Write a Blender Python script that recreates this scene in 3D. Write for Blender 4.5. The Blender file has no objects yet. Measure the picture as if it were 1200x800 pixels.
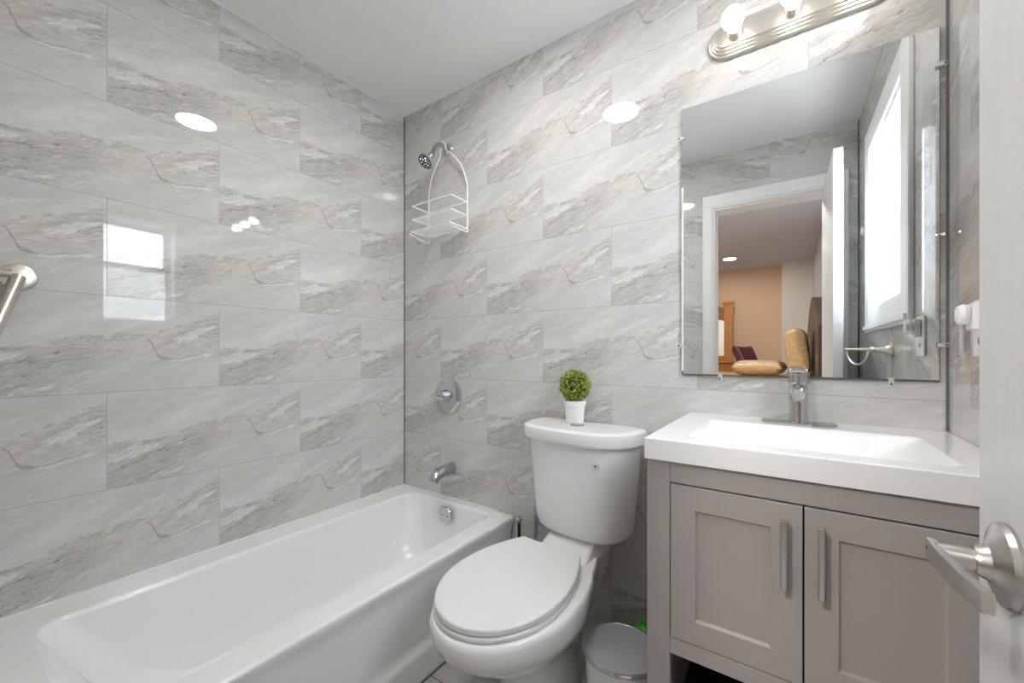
import bpy, bmesh, math, random
from mathutils import Vector, Matrix
random.seed(7)
S = bpy.context.scene
COL = S.collection
PI = math.pi

# ------------------------------------------------------------------ camera / view / world
H = 1.10
cd = bpy.data.cameras.new('camera'); cam = bpy.data.objects.new('camera', cd); COL.objects.link(cam)
cd.sensor_width = 36.0; cd.lens = 472/1200*36; cd.shift_y = 0.0125
cd.clip_start = 0.01; cd.clip_end = 200
cam.location = (0, 0, H); cam.rotation_euler = (PI/2, 0, math.radians(35.04))
S.camera = cam
S.view_settings.view_transform = 'Standard'
S.view_settings.look = 'None'
S.view_settings.gamma = 1.0
S.view_settings.use_curve_mapping = False
S.view_settings.exposure = 1.45
W = bpy.data.worlds.new('world'); S.world = W; W.use_nodes = True
bg = W.node_tree.nodes['Background']
bg.inputs[0].default_value = (0.93, 0.96, 1.0, 1); bg.inputs[1].default_value = 7.5
P_CEIL = 46.0      # strength of the recessed bathroom light
P_BULB = 6.0      # strength of each vanity bulb
P_BED = 66.0
P_DOORFILL = 180.0  # unseen bedroom fill lamp added outside the doorway       # strength of the bedroom recessed lights
S.cycles.max_bounces = 12; S.cycles.diffuse_bounces = 7; S.cycles.glossy_bounces = 6
S.cycles.transparent_max_bounces = 12
S.cycles.sample_clamp_indirect = 6.0
S.cycles.use_denoising = True
S.cycles.caustics_reflective = False; S.cycles.caustics_refractive = False

# ------------------------------------------------------------------ room dimensions
D = 1.485; XL = -1.769; XR = 0.323; YF = -0.012; ZC = 2.415
BX0, BY0, BXR = -3.2, -4.25, 0.30      # bedroom
FT = 0.12                               # front wall thickness

# ------------------------------------------------------------------ materials
def nt(name):
    m = bpy.data.materials.new(name); m.use_nodes = True
    return m, m.node_tree, m.node_tree.nodes['Principled BSDF']
def mat(name, col, rough=0.5, metal=0.0, coat=0.0, noise=None, spec=0.5, emit=None, bump=None, aniso=None):
    m, t, b = nt(name)
    b.inputs['Base Color'].default_value = (*col, 1)
    b.inputs['Roughness'].default_value = rough; b.inputs['Metallic'].default_value = metal
    b.inputs['Coat Weight'].default_value = coat; b.inputs['Coat Roughness'].default_value = 0.04
    b.inputs['Specular IOR Level'].default_value = spec
    if emit:
        b.inputs['Emission Color'].default_value = (*emit[0], 1); b.inputs['Emission Strength'].default_value = emit[1]
    tc = t.nodes.new('ShaderNodeTexCoord')
    if noise:   # (scale, amount, stretch)
        mp = t.nodes.new('ShaderNodeMapping'); mp.inputs['Scale'].default_value = noise[2]
        n = t.nodes.new('ShaderNodeTexNoise'); n.inputs['Scale'].default_value = noise[0]; n.inputs['Detail'].default_value = 4
        mx = t.nodes.new('ShaderNodeMix'); mx.data_type = 'RGBA'
        a = noise[1]
        mx.inputs[6].default_value = (*[c*(1-a) for c in col], 1); mx.inputs[7].default_value = (*[min(1, c*(1+a)) for c in col], 1)
        t.links.new(tc.outputs['Object'], mp.inputs[0]); t.links.new(mp.outputs[0], n.inputs['Vector'])
        t.links.new(n.outputs[0], mx.inputs[0]); t.links.new(mx.outputs[2], b.inputs['Base Color'])
    if bump:    # (scale, strength, stretch)
        mp = t.nodes.new('ShaderNodeMapping'); mp.inputs['Scale'].default_value = bump[2]
        n = t.nodes.new('ShaderNodeTexNoise'); n.inputs['Scale'].default_value = bump[0]; n.inputs['Detail'].default_value = 3
        bp = t.nodes.new('ShaderNodeBump'); bp.inputs['Strength'].default_value = bump[1]; bp.inputs['Distance'].default_value = 0.002
        t.links.new(tc.outputs['Object'], mp.inputs[0]); t.links.new(mp.outputs[0], n.inputs['Vector'])
        t.links.new(n.outputs[0], bp.inputs['Height']); t.links.new(bp.outputs[0], b.inputs['Normal'])
    return m

class NB:
    """small node builder: values are sockets or floats"""
    def __init__(s, t): s.t = t
    def _in(s, n, i, v):
        if v is None: return
        if isinstance(v, (int, float)): n.inputs[i].default_value = v
        elif isinstance(v, tuple): n.inputs[i].default_value = v
        else: s.t.links.new(v, n.inputs[i])
    def m(s, op, a, b=None, c=None, clamp=False):
        n = s.t.nodes.new('ShaderNodeMath'); n.operation = op; n.use_clamp = clamp
        s._in(n, 0, a); s._in(n, 1, b); s._in(n, 2, c); return n.outputs[0]
    def vec(s, x, y, z=0.0):
        n = s.t.nodes.new('ShaderNodeCombineXYZ'); s._in(n, 0, x); s._in(n, 1, y); s._in(n, 2, z); return n.outputs[0]
    def noise(s, v, scale, detail=3, rough=0.5, dist=0.0):
        n = s.t.nodes.new('ShaderNodeTexNoise'); s._in(n, 'Vector', v)
        n.inputs['Scale'].default_value = scale; n.inputs['Detail'].default_value = detail
        n.inputs['Roughness'].default_value = rough; n.inputs['Distortion'].default_value = dist
        return n.outputs[0]
    def step(s, v, a, b):   # smoothstep a..b -> 0..1 (a may exceed b)
        n = s.t.nodes.new('ShaderNodeMapRange'); n.interpolation_type = 'SMOOTHSTEP'
        if a < b: lo, hi, r0, r1 = a, b, 0.0, 1.0
        else: lo, hi, r0, r1 = b, a, 1.0, 0.0
        s._in(n, 0, v); n.inputs[1].default_value = lo; n.inputs[2].default_value = hi
        n.inputs[3].default_value = r0; n.inputs[4].default_value = r1
        return n.outputs[0]
    def curve(s, v, pts):
        n = s.t.nodes.new('ShaderNodeFloatCurve'); s._in(n, 1, v)
        c = n.mapping.curves[0]
        while len(c.points) < len(pts): c.points.new(0.5, 0.5)
        for p, (x, y) in zip(c.points, pts):
            p.location = (x, y); p.handle_type = 'AUTO_CLAMPED'
        n.mapping.update(); return n.outputs[0]
    def mix(s, f, a, b):
        n = s.t.nodes.new('ShaderNodeMix'); n.data_type = 'RGBA'
        s._in(n, 0, f); s._in(n, 6, a); s._in(n, 7, b); return n.outputs[2]

def tile_material(name, axis, sign, even0, period, shift):
    """12x24 inch polished stone-look porcelain in half bond, every tile with the same print"""
    m, t, b = nt(name); N = NB(t)
    g = t.nodes.new('ShaderNodeNewGeometry'); sp = t.nodes.new('ShaderNodeSeparateXYZ')
    t.links.new(g.outputs['Position'], sp.inputs[0])
    U = sp.outputs[axis]
    if sign < 0: U = N.m('MULTIPLY', U, -1.0)
    Z = sp.outputs[2]
    rz = N.m('DIVIDE', N.m('SUBTRACT', Z, 0.98), 0.305)
    row = N.m('FLOOR', rz); fv = N.m('SUBTRACT', rz, row)          # 0 bottom .. 1 top
    par = N.m('FLOORED_MODULO', row, 2.0)
    uu = N.m('DIVIDE', N.m('SUBTRACT', N.m('SUBTRACT', U, even0), N.m('MULTIPLY', par, shift)), period)
    fu = N.m('FRACT', uu); fvd = N.m('SUBTRACT', 1.0, fv)
    # grout
    eu = N.m('MULTIPLY', N.m('MINIMUM', fu, N.m('SUBTRACT', 1.0, fu)), period)
    ev = N.m('MULTIPLY', N.m('MINIMUM', fv, fvd), 0.305)
    gr = N.m('LESS_THAN', N.m('MINIMUM', N.m('MULTIPLY', eu, 1.25), ev), 0.0010)
    # local metres
    X = N.m('MULTIPLY', fu, 0.61); Y = N.m('MULTIPLY', fv, 0.305)
    P = N.vec(X, Y)
    ca, sa = math.cos(math.radians(21)), math.sin(math.radians(21))
    A = N.m('ADD', N.m('MULTIPLY', X, ca), N.m('MULTIPLY', Y, sa))
    B = N.m('SUBTRACT', N.m('MULTIPLY', Y, ca), N.m('MULTIPLY', X, sa))
    warp = N.m('SUBTRACT', N.noise(P, 9.0, 4, 0.6), 0.5)
    warp2 = N.m('SUBTRACT', N.noise(N.vec(X, Y, 3.3), 40.0, 4, 0.6), 0.5)
    Bw = N.m('ADD', B, N.m('ADD', N.m('MULTIPLY', warp, 0.06), N.m('MULTIPLY', warp2, 0.012)))
    streak = N.noise(N.vec(N.m('MULTIPLY', A, 2.2), N.m('MULTIPLY', Bw, 15.0), 1.0), 2.2, 5, 0.62)
    fine = N.noise(N.vec(N.m('MULTIPLY', A, 9.0), N.m('MULTIPLY', Bw, 60.0), 5.0), 2.4, 5, 0.7)
    cloud = N.noise(N.vec(N.m('MULTIPLY', A, 1.5), N.m('MULTIPLY', B, 5.0), 8.0), 2.0, 3, 0.5)
    wv = N.m('ADD', N.m('MULTIPLY', warp, 0.30), N.m('MULTIPLY', warp2, 0.10))
    jag = N.m('SUBTRACT', N.noise(N.vec(X, Y, 6.1), 110.0, 3, 0.65), 0.5)
    speck = N.m('SUBTRACT', N.noise(N.vec(X, Y, 2.1), 420.0, 2, 0.7), 0.5)
    wv = N.m('ADD', N.m('ADD', N.m('MULTIPLY', warp, 0.26), N.m('MULTIPLY', warp2, 0.16)), N.m('MULTIPLY', jag, 0.07))
    v1 = N.curve(fu, [(0, .56), (.15, .55), (.3, .50), (.5, .42), (.68, .39), (.85, .25), (1, .13)])
    d1 = N.m('ADD', N.m('SUBTRACT', fvd, v1), N.m('MULTIPLY', wv, 0.8))      # + below the vein
    line = lambda d, w: N.step(N.m('ABSOLUTE', d), w, 0.0)
    brk = N.step(N.noise(N.vec(N.m('MULTIPLY', X, 20.0), N.m('MULTIPLY', Y, 3.0), 2.0), 1.6, 4, 0.6), 0.42, 0.60)
    vein = N.m('MULTIPLY', line(d1, 0.016), brk)
    band = N.m('MULTIPLY', N.step(d1, -0.10, 0.05), N.step(d1, 0.60, 0.10))   # busy zone below
    right = N.m('MULTIPLY', N.step(fu, 0.64, 0.78), N.step(fvd, 0.72, 0.5))
    left = N.m('MULTIPLY', N.step(fu, 0.55, 0.25), N.step(d1, -0.05, 0.04))
    busy = N.m('MAXIMUM', N.m('MULTIPLY', band, N.m('ADD', 0.55, N.m('MULTIPLY', N.m('MAXIMUM', right, left), 0.45))), N.m('MULTIPLY', left, 0.8))
    halo = N.m('MULTIPLY', N.step(d1, -0.20, -0.03), N.step(d1, 0.0, -0.03))
    # fine broken rifts and pale flakes following the grain
    ra = N.noise(N.vec(N.m('MULTIPLY', A, 4.5), N.m('MULTIPLY', Bw, 26.0), 4.0), 2.0, 5, 0.66)
    rb = N.noise(N.vec(N.m('MULTIPLY', A, 5.5), N.m('MULTIPLY', Bw, 34.0), 14.0), 2.0, 5, 0.66)
    gate = N.step(N.noise(N.vec(N.m('MULTIPLY', A, 9.0), N.m('MULTIPLY', B, 22.0), 11.0), 1.5, 3, 0.6), 0.48, 0.60)
    rift = N.m('MULTIPLY', N.m('MULTIPLY', line(N.m('SUBTRACT', ra, 0.5), 0.022), gate), N.m('MAXIMUM', busy, 0.3))
    flake = N.m('MULTIPLY', N.step(rb, 0.54, 0.64), N.m('MAXIMUM', busy, 0.25))
    # darker drift, lower left
    v2 = N.curve(fu, [(0, .99), (.12, .93), (.3, .80), (.5, .66), (.62, .60), (1, .55)])
    d2 = N.m('ADD', N.m('SUBTRACT', fvd, v2), wv)
    dark2 = N.m('MULTIPLY', line(d2, 0.18), N.step(fu, 0.68, 0.25))
    # crack and its pale run-out
    v3 = N.curve(fu, [(0, .3), (.64, .42), (.68, .50), (.735, .655), (.78, .655), (.86, .62), (.96, .58), (1, .56)])
    d3 = N.m('ADD', N.m('SUBTRACT', fvd, v3), N.m('ADD', N.m('MULTIPLY', warp2, 0.10), N.m('MULTIPLY', jag, 0.03)))
    sl = N.step(fu, 0.75, 0.735)
    w3 = N.m('ADD', 0.006, N.m('MULTIPLY', sl, 0.009))
    crack = N.m('MULTIPLY', N.m('MULTIPLY', N.m('LESS_THAN', N.m('ABSOLUTE', d3), w3), N.step(fu, 0.645, 0.675)), N.step(fu, 0.99, 0.78))
    pale3 = N.m('MULTIPLY', N.m('MULTIPLY', line(N.m('SUBTRACT', d3, 0.026), 0.022), N.step(fu, 0.75, 0.79)), N.step(fu, 0.99, 0.95))
    # white patches, elongated
    def patch(cu, cv, la, lb, slope, sharp=0.35):
        du = N.m('SUBTRACT', fu, cu)
        dv = N.m('ADD', N.m('SUBTRACT', fvd, cv), N.m('MULTIPLY', du, slope))
        dv = N.m('ADD', dv, N.m('MULTIPLY', wv, 0.7))
        r = N.m('SQRT', N.m('ADD', N.m('POWER', N.m('DIVIDE', du, la), 2.0), N.m('POWER', N.m('DIVIDE', dv, lb), 2.0)))
        return N.step(r, 1.0, 1.0-sharp)
    w1 = patch(.08, .665, .17, .055, .50)
    w2 = patch(.88, .36, .12, .045, 1.0)
    w4 = patch(.78, .50, .10, .022, .9)
    soft = N.m('ADD', patch(.38, .26, .28, .09, .85, .95), patch(.62, .27, .26, .06, .9, .95))
    under = N.m('MULTIPLY', patch(.13, .745, .19, .018, .75, .6), 1.0)
    v = N.m('MULTIPLY', N.m('SUBTRACT', streak, 0.5), N.m('ADD', 0.17, N.m('MULTIPLY', busy, 0.26)))
    v = N.m('ADD', v, N.m('MULTIPLY', N.m('SUBTRACT', fine, 0.5), N.m('ADD', 0.22, N.m('MULTIPLY', busy, 0.40))))
    v = N.m('ADD', v, N.m('MULTIPLY', N.m('SUBTRACT', cloud, 0.5), 0.14))
    v = N.m('ADD', v, N.m('MULTIPLY', speck, 0.07)); v = N.m('ADD', v, N.m('MULTIPLY', jag, 0.06))
    v = N.m('ADD', v, N.m('MULTIPLY', halo, 0.04)); v = N.m('ADD', v, N.m('MULTIPLY', soft, 0.06))
    v = N.m('SUBTRACT', v, N.m('MULTIPLY', busy, 0.07))
    v = N.m('SUBTRACT', v, N.m('MULTIPLY', vein, 0.12)); v = N.m('SUBTRACT', v, N.m('MULTIPLY', rift, 0.19))
    v = N.m('ADD', v, N.m('MULTIPLY', flake, 0.11))
    v = N.m('SUBTRACT', v, N.m('MULTIPLY', dark2, 0.06))
    v = N.m('SUBTRACT', v, N.m('MULTIPLY', under, 0.13))
    v = N.m('ADD', v, N.m('MULTIPLY', w1, 0.16)); v = N.m('ADD', v, N.m('MULTIPLY', w2, 0.14)); v = N.m('ADD', v, N.m('MULTIPLY', w4, 0.08))
    v = N.m('ADD', v, N.m('MULTIPLY', pale3, 0.12))
    v = N.m('SUBTRACT', v, N.m('MULTIPLY', crack, 0.17))
    v = N.m('ADD', v, TILE_V)
    # colour: warm beige in the veined zone, cool grey elsewhere
    warm = N.m('ADD', N.m('MULTIPLY', band, 0.55), N.m('MULTIPLY', N.noise(N.vec(X, Y, 9.0), 6.0, 3), 0.5), clamp=True)
    warm = N.m('SUBTRACT', warm, N.m('ADD', N.m('MULTIPLY', w1, 0.6), N.m('MULTIPLY', w2, 0.6)), clamp=True)
    tint = N.mix(warm, (1.0, 1.0, 1.0, 1), (1.05, 1.0, 0.935, 1))
    mul = t.nodes.new('ShaderNodeVectorMath'); mul.operation = 'SCALE'
    t.links.new(tint, mul.inputs[0]); t.links.new(v, mul.inputs['Scale'])
    col = N.mix(gr, mul.outputs[0], (0.38, 0.375, 0.36, 1))
    t.links.new(col, b.inputs['Base Color'])
    b.inputs['Roughness'].default_value = 0.35
    cw = N.m('SUBTRACT', 1.0, gr); t.links.new(cw, b.inputs['Coat Weight'])
    b.inputs['Coat Roughness'].default_value = 0.012; b.inputs['Coat IOR'].default_value = 1.5
    b.inputs['Specular IOR Level'].default_value = 0.0
    return m
TILE_V = 0.58
M_TB = tile_material('tile_back', 0, 1, -0.88, 0.61, 0.305)
M_TL = tile_material('tile_left', 1, 1, 0.6077, 0.604, 0.302)
M_TR = tile_material('tile_right', 1, -1, -1.33, 0.61, 0.305)
M_TF = tile_material('tile_front', 0, -1, 0.10, 0.61, 0.305)

M_PAINT = mat('ceiling_paint', (0.82, 0.815, 0.81), 0.8)
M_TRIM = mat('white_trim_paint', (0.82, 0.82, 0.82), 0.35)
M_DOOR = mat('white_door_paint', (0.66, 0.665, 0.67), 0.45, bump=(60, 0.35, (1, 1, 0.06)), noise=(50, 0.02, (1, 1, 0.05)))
M_PORC = mat('white_porcelain', (0.83, 0.83, 0.83), 0.16, coat=0.6)
M_TUB = mat('white_tub_enamel', (0.86, 0.86, 0.865), 0.22, coat=0.5)
M_SEAT = mat('white_seat_plastic', (0.80, 0.80, 0.80), 0.3)
M_COUNTER = mat('white_cultured_marble', (0.90, 0.90, 0.90), 0.18, coat=0.4)
M_VAN = mat('taupe_cabinet_paint', (0.40, 0.37, 0.355), 0.42)
M_VANIN = mat('shaded_cabinet_inside', (0.035, 0.032, 0.032), 0.7)  # near-black colour paints in the shadow of the open lower part
M_CHROME = mat('chrome', (0.62, 0.63, 0.655), 0.06, 1.0)
M_CHROMED = mat('worn_chrome', (0.50, 0.52, 0.55), 0.22, 1.0)
M_NICKEL = mat('brushed_nickel', (0.60, 0.575, 0.55), 0.27, 1.0, bump=(120, 0.12, (1, 1, 12)))
M_NICKELW = mat('warm_brushed_nickel', (0.66, 0.62, 0.56), 0.30, 1.0)
M_WIRE = mat('white_coated_wire', (0.88, 0.88, 0.88), 0.3)
M_CAULK = mat('grey_caulk', (0.13, 0.13, 0.125), 0.7)
M_WCAULK = mat('white_caulk', (0.80, 0.80, 0.80), 0.5)
M_BLACK = mat('black_plastic', (0.012, 0.012, 0.012), 0.35)
M_DARKN = mat('dark_nozzle_rubber', (0.05, 0.05, 0.055), 0.5)
M_MIRROR = mat('mirror_silver', (0.90, 0.91, 0.91), 0.0, 1.0)
M_MEDGE = mat('mirror_dark_edge', (0.10, 0.11, 0.10), 0.35)
M_MLITE = mat('mirror_polished_edge', (0.80, 0.82, 0.82), 0.2)
M_CLIP = mat('clear_plastic_clip', (0.85, 0.87, 0.88), 0.12, spec=0.8)
M_CLIP.node_tree.nodes['Principled BSDF'].inputs['Alpha'].default_value = 0.45
M_LEAF = mat('boxwood_leaf', (0.24, 0.31, 0.045), 0.45, noise=(75, 0.95, (1, 1, 1)))
M_LEAFD = mat('leaf_gap_shade', (0.035, 0.06, 0.012), 0.7)
M_POT = mat('white_pot', (0.86, 0.86, 0.87), 0.4)
M_CANLID = mat('silver_lid', (0.50, 0.505, 0.53), 0.42, 0.6)
M_STEEL = mat('polished_steel', (0.75, 0.75, 0.77), 0.15, 1.0)
M_GREEN = mat('green_plastic', (0.05, 0.33, 0.02), 0.35)
M_PLATE = mat('white_switch_plastic', (0.86, 0.86, 0.86), 0.3)
M_HOSE = mat('braided_hose', (0.62, 0.63, 0.68), 0.35, 0.5)
M_PEACH = mat('peach_wall_paint', (0.74, 0.54, 0.38), 0.8)
M_BWHITE = mat('pale_wall_paint', (0.78, 0.74, 0.70), 0.8)
M_BCEIL = mat('bedroom_ceiling_paint', (0.58, 0.62, 0.71), 0.8)
M_BBLUE = mat('grey_blue_wall_paint', (0.52, 0.52, 0.53), 0.8)
M_OAK = mat('honey_oak', (0.47, 0.19, 0.045), 0.35, noise=(8, 0.35, (1, 1, 10)), coat=0.3)
M_OAKD = mat('carved_oak', (0.28, 0.11, 0.04), 0.4, noise=(60, 0.6, (1, 1, 1)))
M_DARKW = mat('dark_headboard', (0.05, 0.03, 0.022), 0.4)
M_GOLD = mat('gold_quilted_satin', (0.50, 0.34, 0.18), 0.42, noise=(22, 0.55, (1, 1, 2)), bump=(26, 1.0, (1, 1, 1.6)))
M_MAROON = mat('maroon_satin', (0.12, 0.015, 0.035), 0.4)
M_CARPET = mat('beige_carpet', (0.45, 0.46, 0.48), 0.95)
M_SIDING = mat('pale_siding', (0.62, 0.64, 0.66), 0.8)

def floor_material():
    m, t, b = nt('grey_plank_tile'); N = NB(t)
    g = t.nodes.new('ShaderNodeNewGeometry'); sp = t.nodes.new('ShaderNodeSeparateXYZ'); t.links.new(g.outputs['Position'], sp.inputs[0])
    X, Y = sp.outputs[0], sp.outputs[1]
    r = N.m('DIVIDE', N.m('ADD', Y, 0.43), 0.2); row = N.m('FLOOR', r); fr = N.m('FRACT', r)
    c = N.m('DIVIDE', N.m('ADD', X, N.m('MULTIPLY', N.m('FLOORED_MODULO', row, 2.0), 0.4)), 0.9); fc = N.m('FRACT', c)
    e = N.m('MINIMUM', N.m('MULTIPLY', N.m('MINIMUM', fr, N.m('SUBTRACT', 1.0, fr)), 0.2), N.m('MULTIPLY', N.m('MINIMUM', fc, N.m('SUBTRACT', 1.0, fc)), 0.9))
    gr = N.m('LESS_THAN', e, 0.0018)
    n = N.noise(N.vec(N.m('MULTIPLY', X, 2.0), N.m('MULTIPLY', Y, 26.0), row), 3.0, 5, 0.65)
    col = N.mix(n, (0.22, 0.21, 0.20, 1), (0.66, 0.65, 0.63, 1))
    col = N.mix(gr, col, (0.08, 0.08, 0.08, 1)); t.links.new(col, b.inputs['Base Color'])
    b.inputs['Roughness'].default_value = 0.35
    return m
M_FLOOR = floor_material()

def emis(name, col, s):
    m, t, b = nt(name); t.nodes.remove(b)
    e = t.nodes.new('ShaderNodeEmission'); e.inputs[0].default_value = (*col, 1); e.inputs[1].default_value = s
    t.links.new(e.outputs[0], t.nodes['Material Output'].inputs[0]); return m
M_ELAMP = emis('led_diffuser', (1.0, 0.97, 0.93), P_CEIL)
M_EBULB = emis('lit_bulb', (1.0, 0.96, 0.90), P_BULB)
M_EFILL = emis('doorway_fill_led', (1.0, 0.97, 0.93), P_DOORFILL)
M_EBED = emis('bedroom_led', (1.0, 0.94, 0.87), P_BED)
def glass_material():
    m, t, b = nt('window_glass'); t.nodes.remove(b)
    tr = t.nodes.new('ShaderNodeBsdfTransparent'); tr.inputs[0].default_value = (0.96, 0.98, 0.98, 1)
    gl = t.nodes.new('ShaderNodeBsdfGlossy'); gl.inputs['Roughness'].default_value = 0.02
    mx = t.nodes.new('ShaderNodeMixShader'); mx.inputs[0].default_value = 0.07
    t.links.new(tr.outputs[0], mx.inputs[1]); t.links.new(gl.outputs[0], mx.inputs[2])
    t.links.new(mx.outputs[0], t.nodes['Material Output'].inputs[0]); return m
M_GLASS = glass_material()

# ------------------------------------------------------------------ mesh helpers
def new(): return bmesh.new()
def box(bm, x0, x1, y0, y1, z0, z1, bev=0.0, seg=2, M=None):
    r = bmesh.ops.create_cube(bm, size=1.0)
    vs = r['verts']
    for v in vs:
        v.co = Vector(((x0+x1)/2+v.co.x*(x1-x0), (y0+y1)/2+v.co.y*(y1-y0), (z0+z1)/2+v.co.z*(z1-z0)))
        if M: v.co = M @ v.co
    if bev > 0:
        es = {e for v in vs for e in v.link_edges}
        bmesh.ops.bevel(bm, geom=list(es), offset=bev, segments=seg, profile=0.5, affect='EDGES')
    return bm
def loft(bm, rings, cap0=True, cap1=True, closed=True):
    """rings: lists of equal length of 3D points"""
    V = [[bm.verts.new(p) for p in r] for r in rings]
    n = len(rings[0])
    for a, b_ in zip(V, V[1:]):
        for i in range(n if closed else n-1):
            j = (i+1) % n
            try: bm.faces.new((a[i], a[j], b_[j], b_[i]))
            except ValueError: pass
    if cap0: bm.faces.new(list(reversed(V[0])))
    if cap1: bm.faces.new(V[-1])
    bmesh.ops.recalc_face_normals(bm, faces=bm.faces)
    return V
def rrect(x0, x1, y0, y1, r, z, n=6):
    out = []
    for cx, cy, a0 in ((x1-r, y1-r, 0), (x0+r, y1-r, 90), (x0+r, y0+r, 180), (x1-r, y0+r, 270)):
        for k in range(n+1):
            a = math.radians(a0+90*k/n); out.append((cx+r*math.cos(a), cy+r*math.sin(a), z))
    return out
def frame_of(d):
    d = d.normalized(); up = Vector((0, 0, 1)) if abs(d.z) < 0.95 else Vector((1, 0, 0))
    a = d.cross(up).normalized(); return a, a.cross(d).normalized()
def tube(bm, pts, r, n=10, caps=True, closed=False):
    """sweep a circle (radius or list) along points"""
    pts = [Vector(p) for p in pts]; rs = r if isinstance(r, (list, tuple)) else [r]*len(pts)
    rings = []; prev = None
    for i, p in enumerate(pts):
        if closed: d = pts[(i+1) % len(pts)]-pts[i-1]
        else: d = pts[min(i+1, len(pts)-1)]-pts[max(i-1, 0)]
        d.normalize()
        if prev is None: a, b_ = frame_of(d)
        else:
            a = (prev-d*prev.dot(d)).normalized(); b_ = a.cross(d)
        prev = a
        rings.append([p+(a*math.cos(2*PI*k/n)+b_*math.sin(2*PI*k/n))*rs[i] for k in range(n)])
    if closed: rings.append(rings[0])
    loft(bm, rings, caps and not closed, caps and not closed)
    if closed: bmesh.ops.remove_doubles(bm, verts=bm.verts, dist=1e-6)
    return bm
def lathe(bm, prof, c=(0, 0, 0), axis=(0, 0, 1), n=32, caps=True):
    """prof: (radius, height along axis)"""
    ax = Vector(axis).normalized(); a, b_ = frame_of(ax); c = Vector(c)
    rings = [[c+ax*h+(a*math.cos(2*PI*k/n)+b_*math.sin(2*PI*k/n))*max(r, 1e-4) for k in range(n)] for r, h in prof]
    loft(bm, rings, caps, caps); return bm
def smooth_path(pts, n=6):
    """Catmull-Rom"""
    P = [Vector(p) for p in pts]; P = [P[0]*2-P[1]]+P+[P[-1]*2-P[-2]]; out = []
    for i in range(1, len(P)-2):
        for k in range(n):
            t = k/n; p0, p1, p2, p3 = P[i-1:i+3]
            out.append(0.5*((2*p1)+(-p0+p2)*t+(2*p0-5*p1+4*p2-p3)*t*t+(-p0+3*p1-3*p2+p3)*t**3))
    out.append(P[-2]); return out

def root_loc(o):
    L = Vector((0, 0, 0))
    while o is not None:
        L += Vector(o.location); o = o.parent
    return L
def obj(name, bm, m, parent=None, smooth=True, angle=35, local=False):
    if parent is not None and not local:
        L = root_loc(parent)
        for v in bm.verts: v.co -= L
    me = bpy.data.meshes.new(name); bm.to_mesh(me); bm.free()
    me.materials.append(m)
    o = bpy.data.objects.new(name, me); COL.objects.link(o)
    if parent is not None: o.parent = parent
    if smooth:
        for p in me.polygons: p.use_smooth = True
        me.set_sharp_from_angle(angle=math.radians(angle))
        wn = o.modifiers.new('weighted_normal', 'WEIGHTED_NORMAL'); wn.keep_sharp = True; wn.weight = 80
    return o
def tag(o, label, cat, group=None):
    o['label'] = label; o['category'] = cat
    if group: o['group'] = group
    return o
def thing(name, label, cat, loc, rotz=0.0, group=None):
    o = bpy.data.objects.new(name, None); COL.objects.link(o); o.empty_display_size = 0.05
    o.location = loc; o.rotation_euler = (0, 0, rotz); return tag(o, label, cat, group)
def struct(name, bm, m, smooth=False):
    o = obj(name, bm, m, None, smooth); o['kind'] = 'structure'; return o

# ------------------------------------------------------------------ room shell
WY0, WY1, WZ0, WZ1 = 0.42, 1.05, 1.31, 2.07           # window opening in the right wall
DX0, DX1, DZ = -0.415, 0.213, 2.06                      # door opening in the front wall
struct('floor', box(new(), XL-.1, XR+.1, YF-FT, D+.1, -0.05, 0), M_FLOOR)
struct('floor_bedroom', box(new(), BX0-.1, BXR+.1, BY0-.1, YF-FT, -0.05, 0), M_CARPET)
struct('ceiling', box(new(), XL-.1, XR+.17, YF-FT, D+.1, ZC, ZC+.06), M_PAINT)
struct('ceiling_bedroom', box(new(), BX0-.1, BXR+.1, BY0-.1, YF-FT, ZC, ZC+.06), M_BCEIL)
struct('wall_back', box(new(), XL-.1, XR+.15, D, D+.1, 0, ZC), M_TB)
struct('wall_left', box(new(), XL-.1, XL, YF-FT, D, 0, ZC), M_TL)
bm = new(); T = 0.17
box(bm, XR, XR+T, YF, WY0, 0, ZC); box(bm, XR, XR+T, WY1, D, 0, ZC)
box(bm, XR, XR+T, WY0, WY1, 0, WZ0); box(bm, XR, XR+T, WY0, WY1, WZ1, ZC)
struct('wall_right', bm, M_TR)
# front wall: tiled skin towards the bathroom, painted core towards the bedroom
def holed(bm, y0, y1, x0, x1):
    box(bm, x0, DX0, y0, y1, 0, ZC); box(bm, DX1, x1, y0, y1, 0, ZC); box(bm, DX0, DX1, y0, y1, DZ, ZC)
bm = new(); holed(bm, YF-.02, YF, XL, XR+.15); struct('wall_front', bm, M_TF)
bm = new(); holed(bm, YF-FT, YF-.02, BX0, XR+.15); struct('wall_bedroom_front', bm, M_BWHITE)
struct('wall_bedroom_back', box(new(), BX0, BXR, BY0-.1, BY0, 0, ZC), M_PEACH)
struct('wall_bedroom_left', box(new(), BX0-.1, BX0, BY0-.1, YF-FT, 0, ZC), M_BWHITE)
struct('wall_bedroom_right', box(new(), BXR, BXR+.1, BY0-.1, YF-FT, 0, ZC), M_BBLUE)
struct('wall_bedroom_pier', box(new(), -0.05, BXR, BY0, -3.98, 0, ZC), M_BWHITE)
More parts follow.
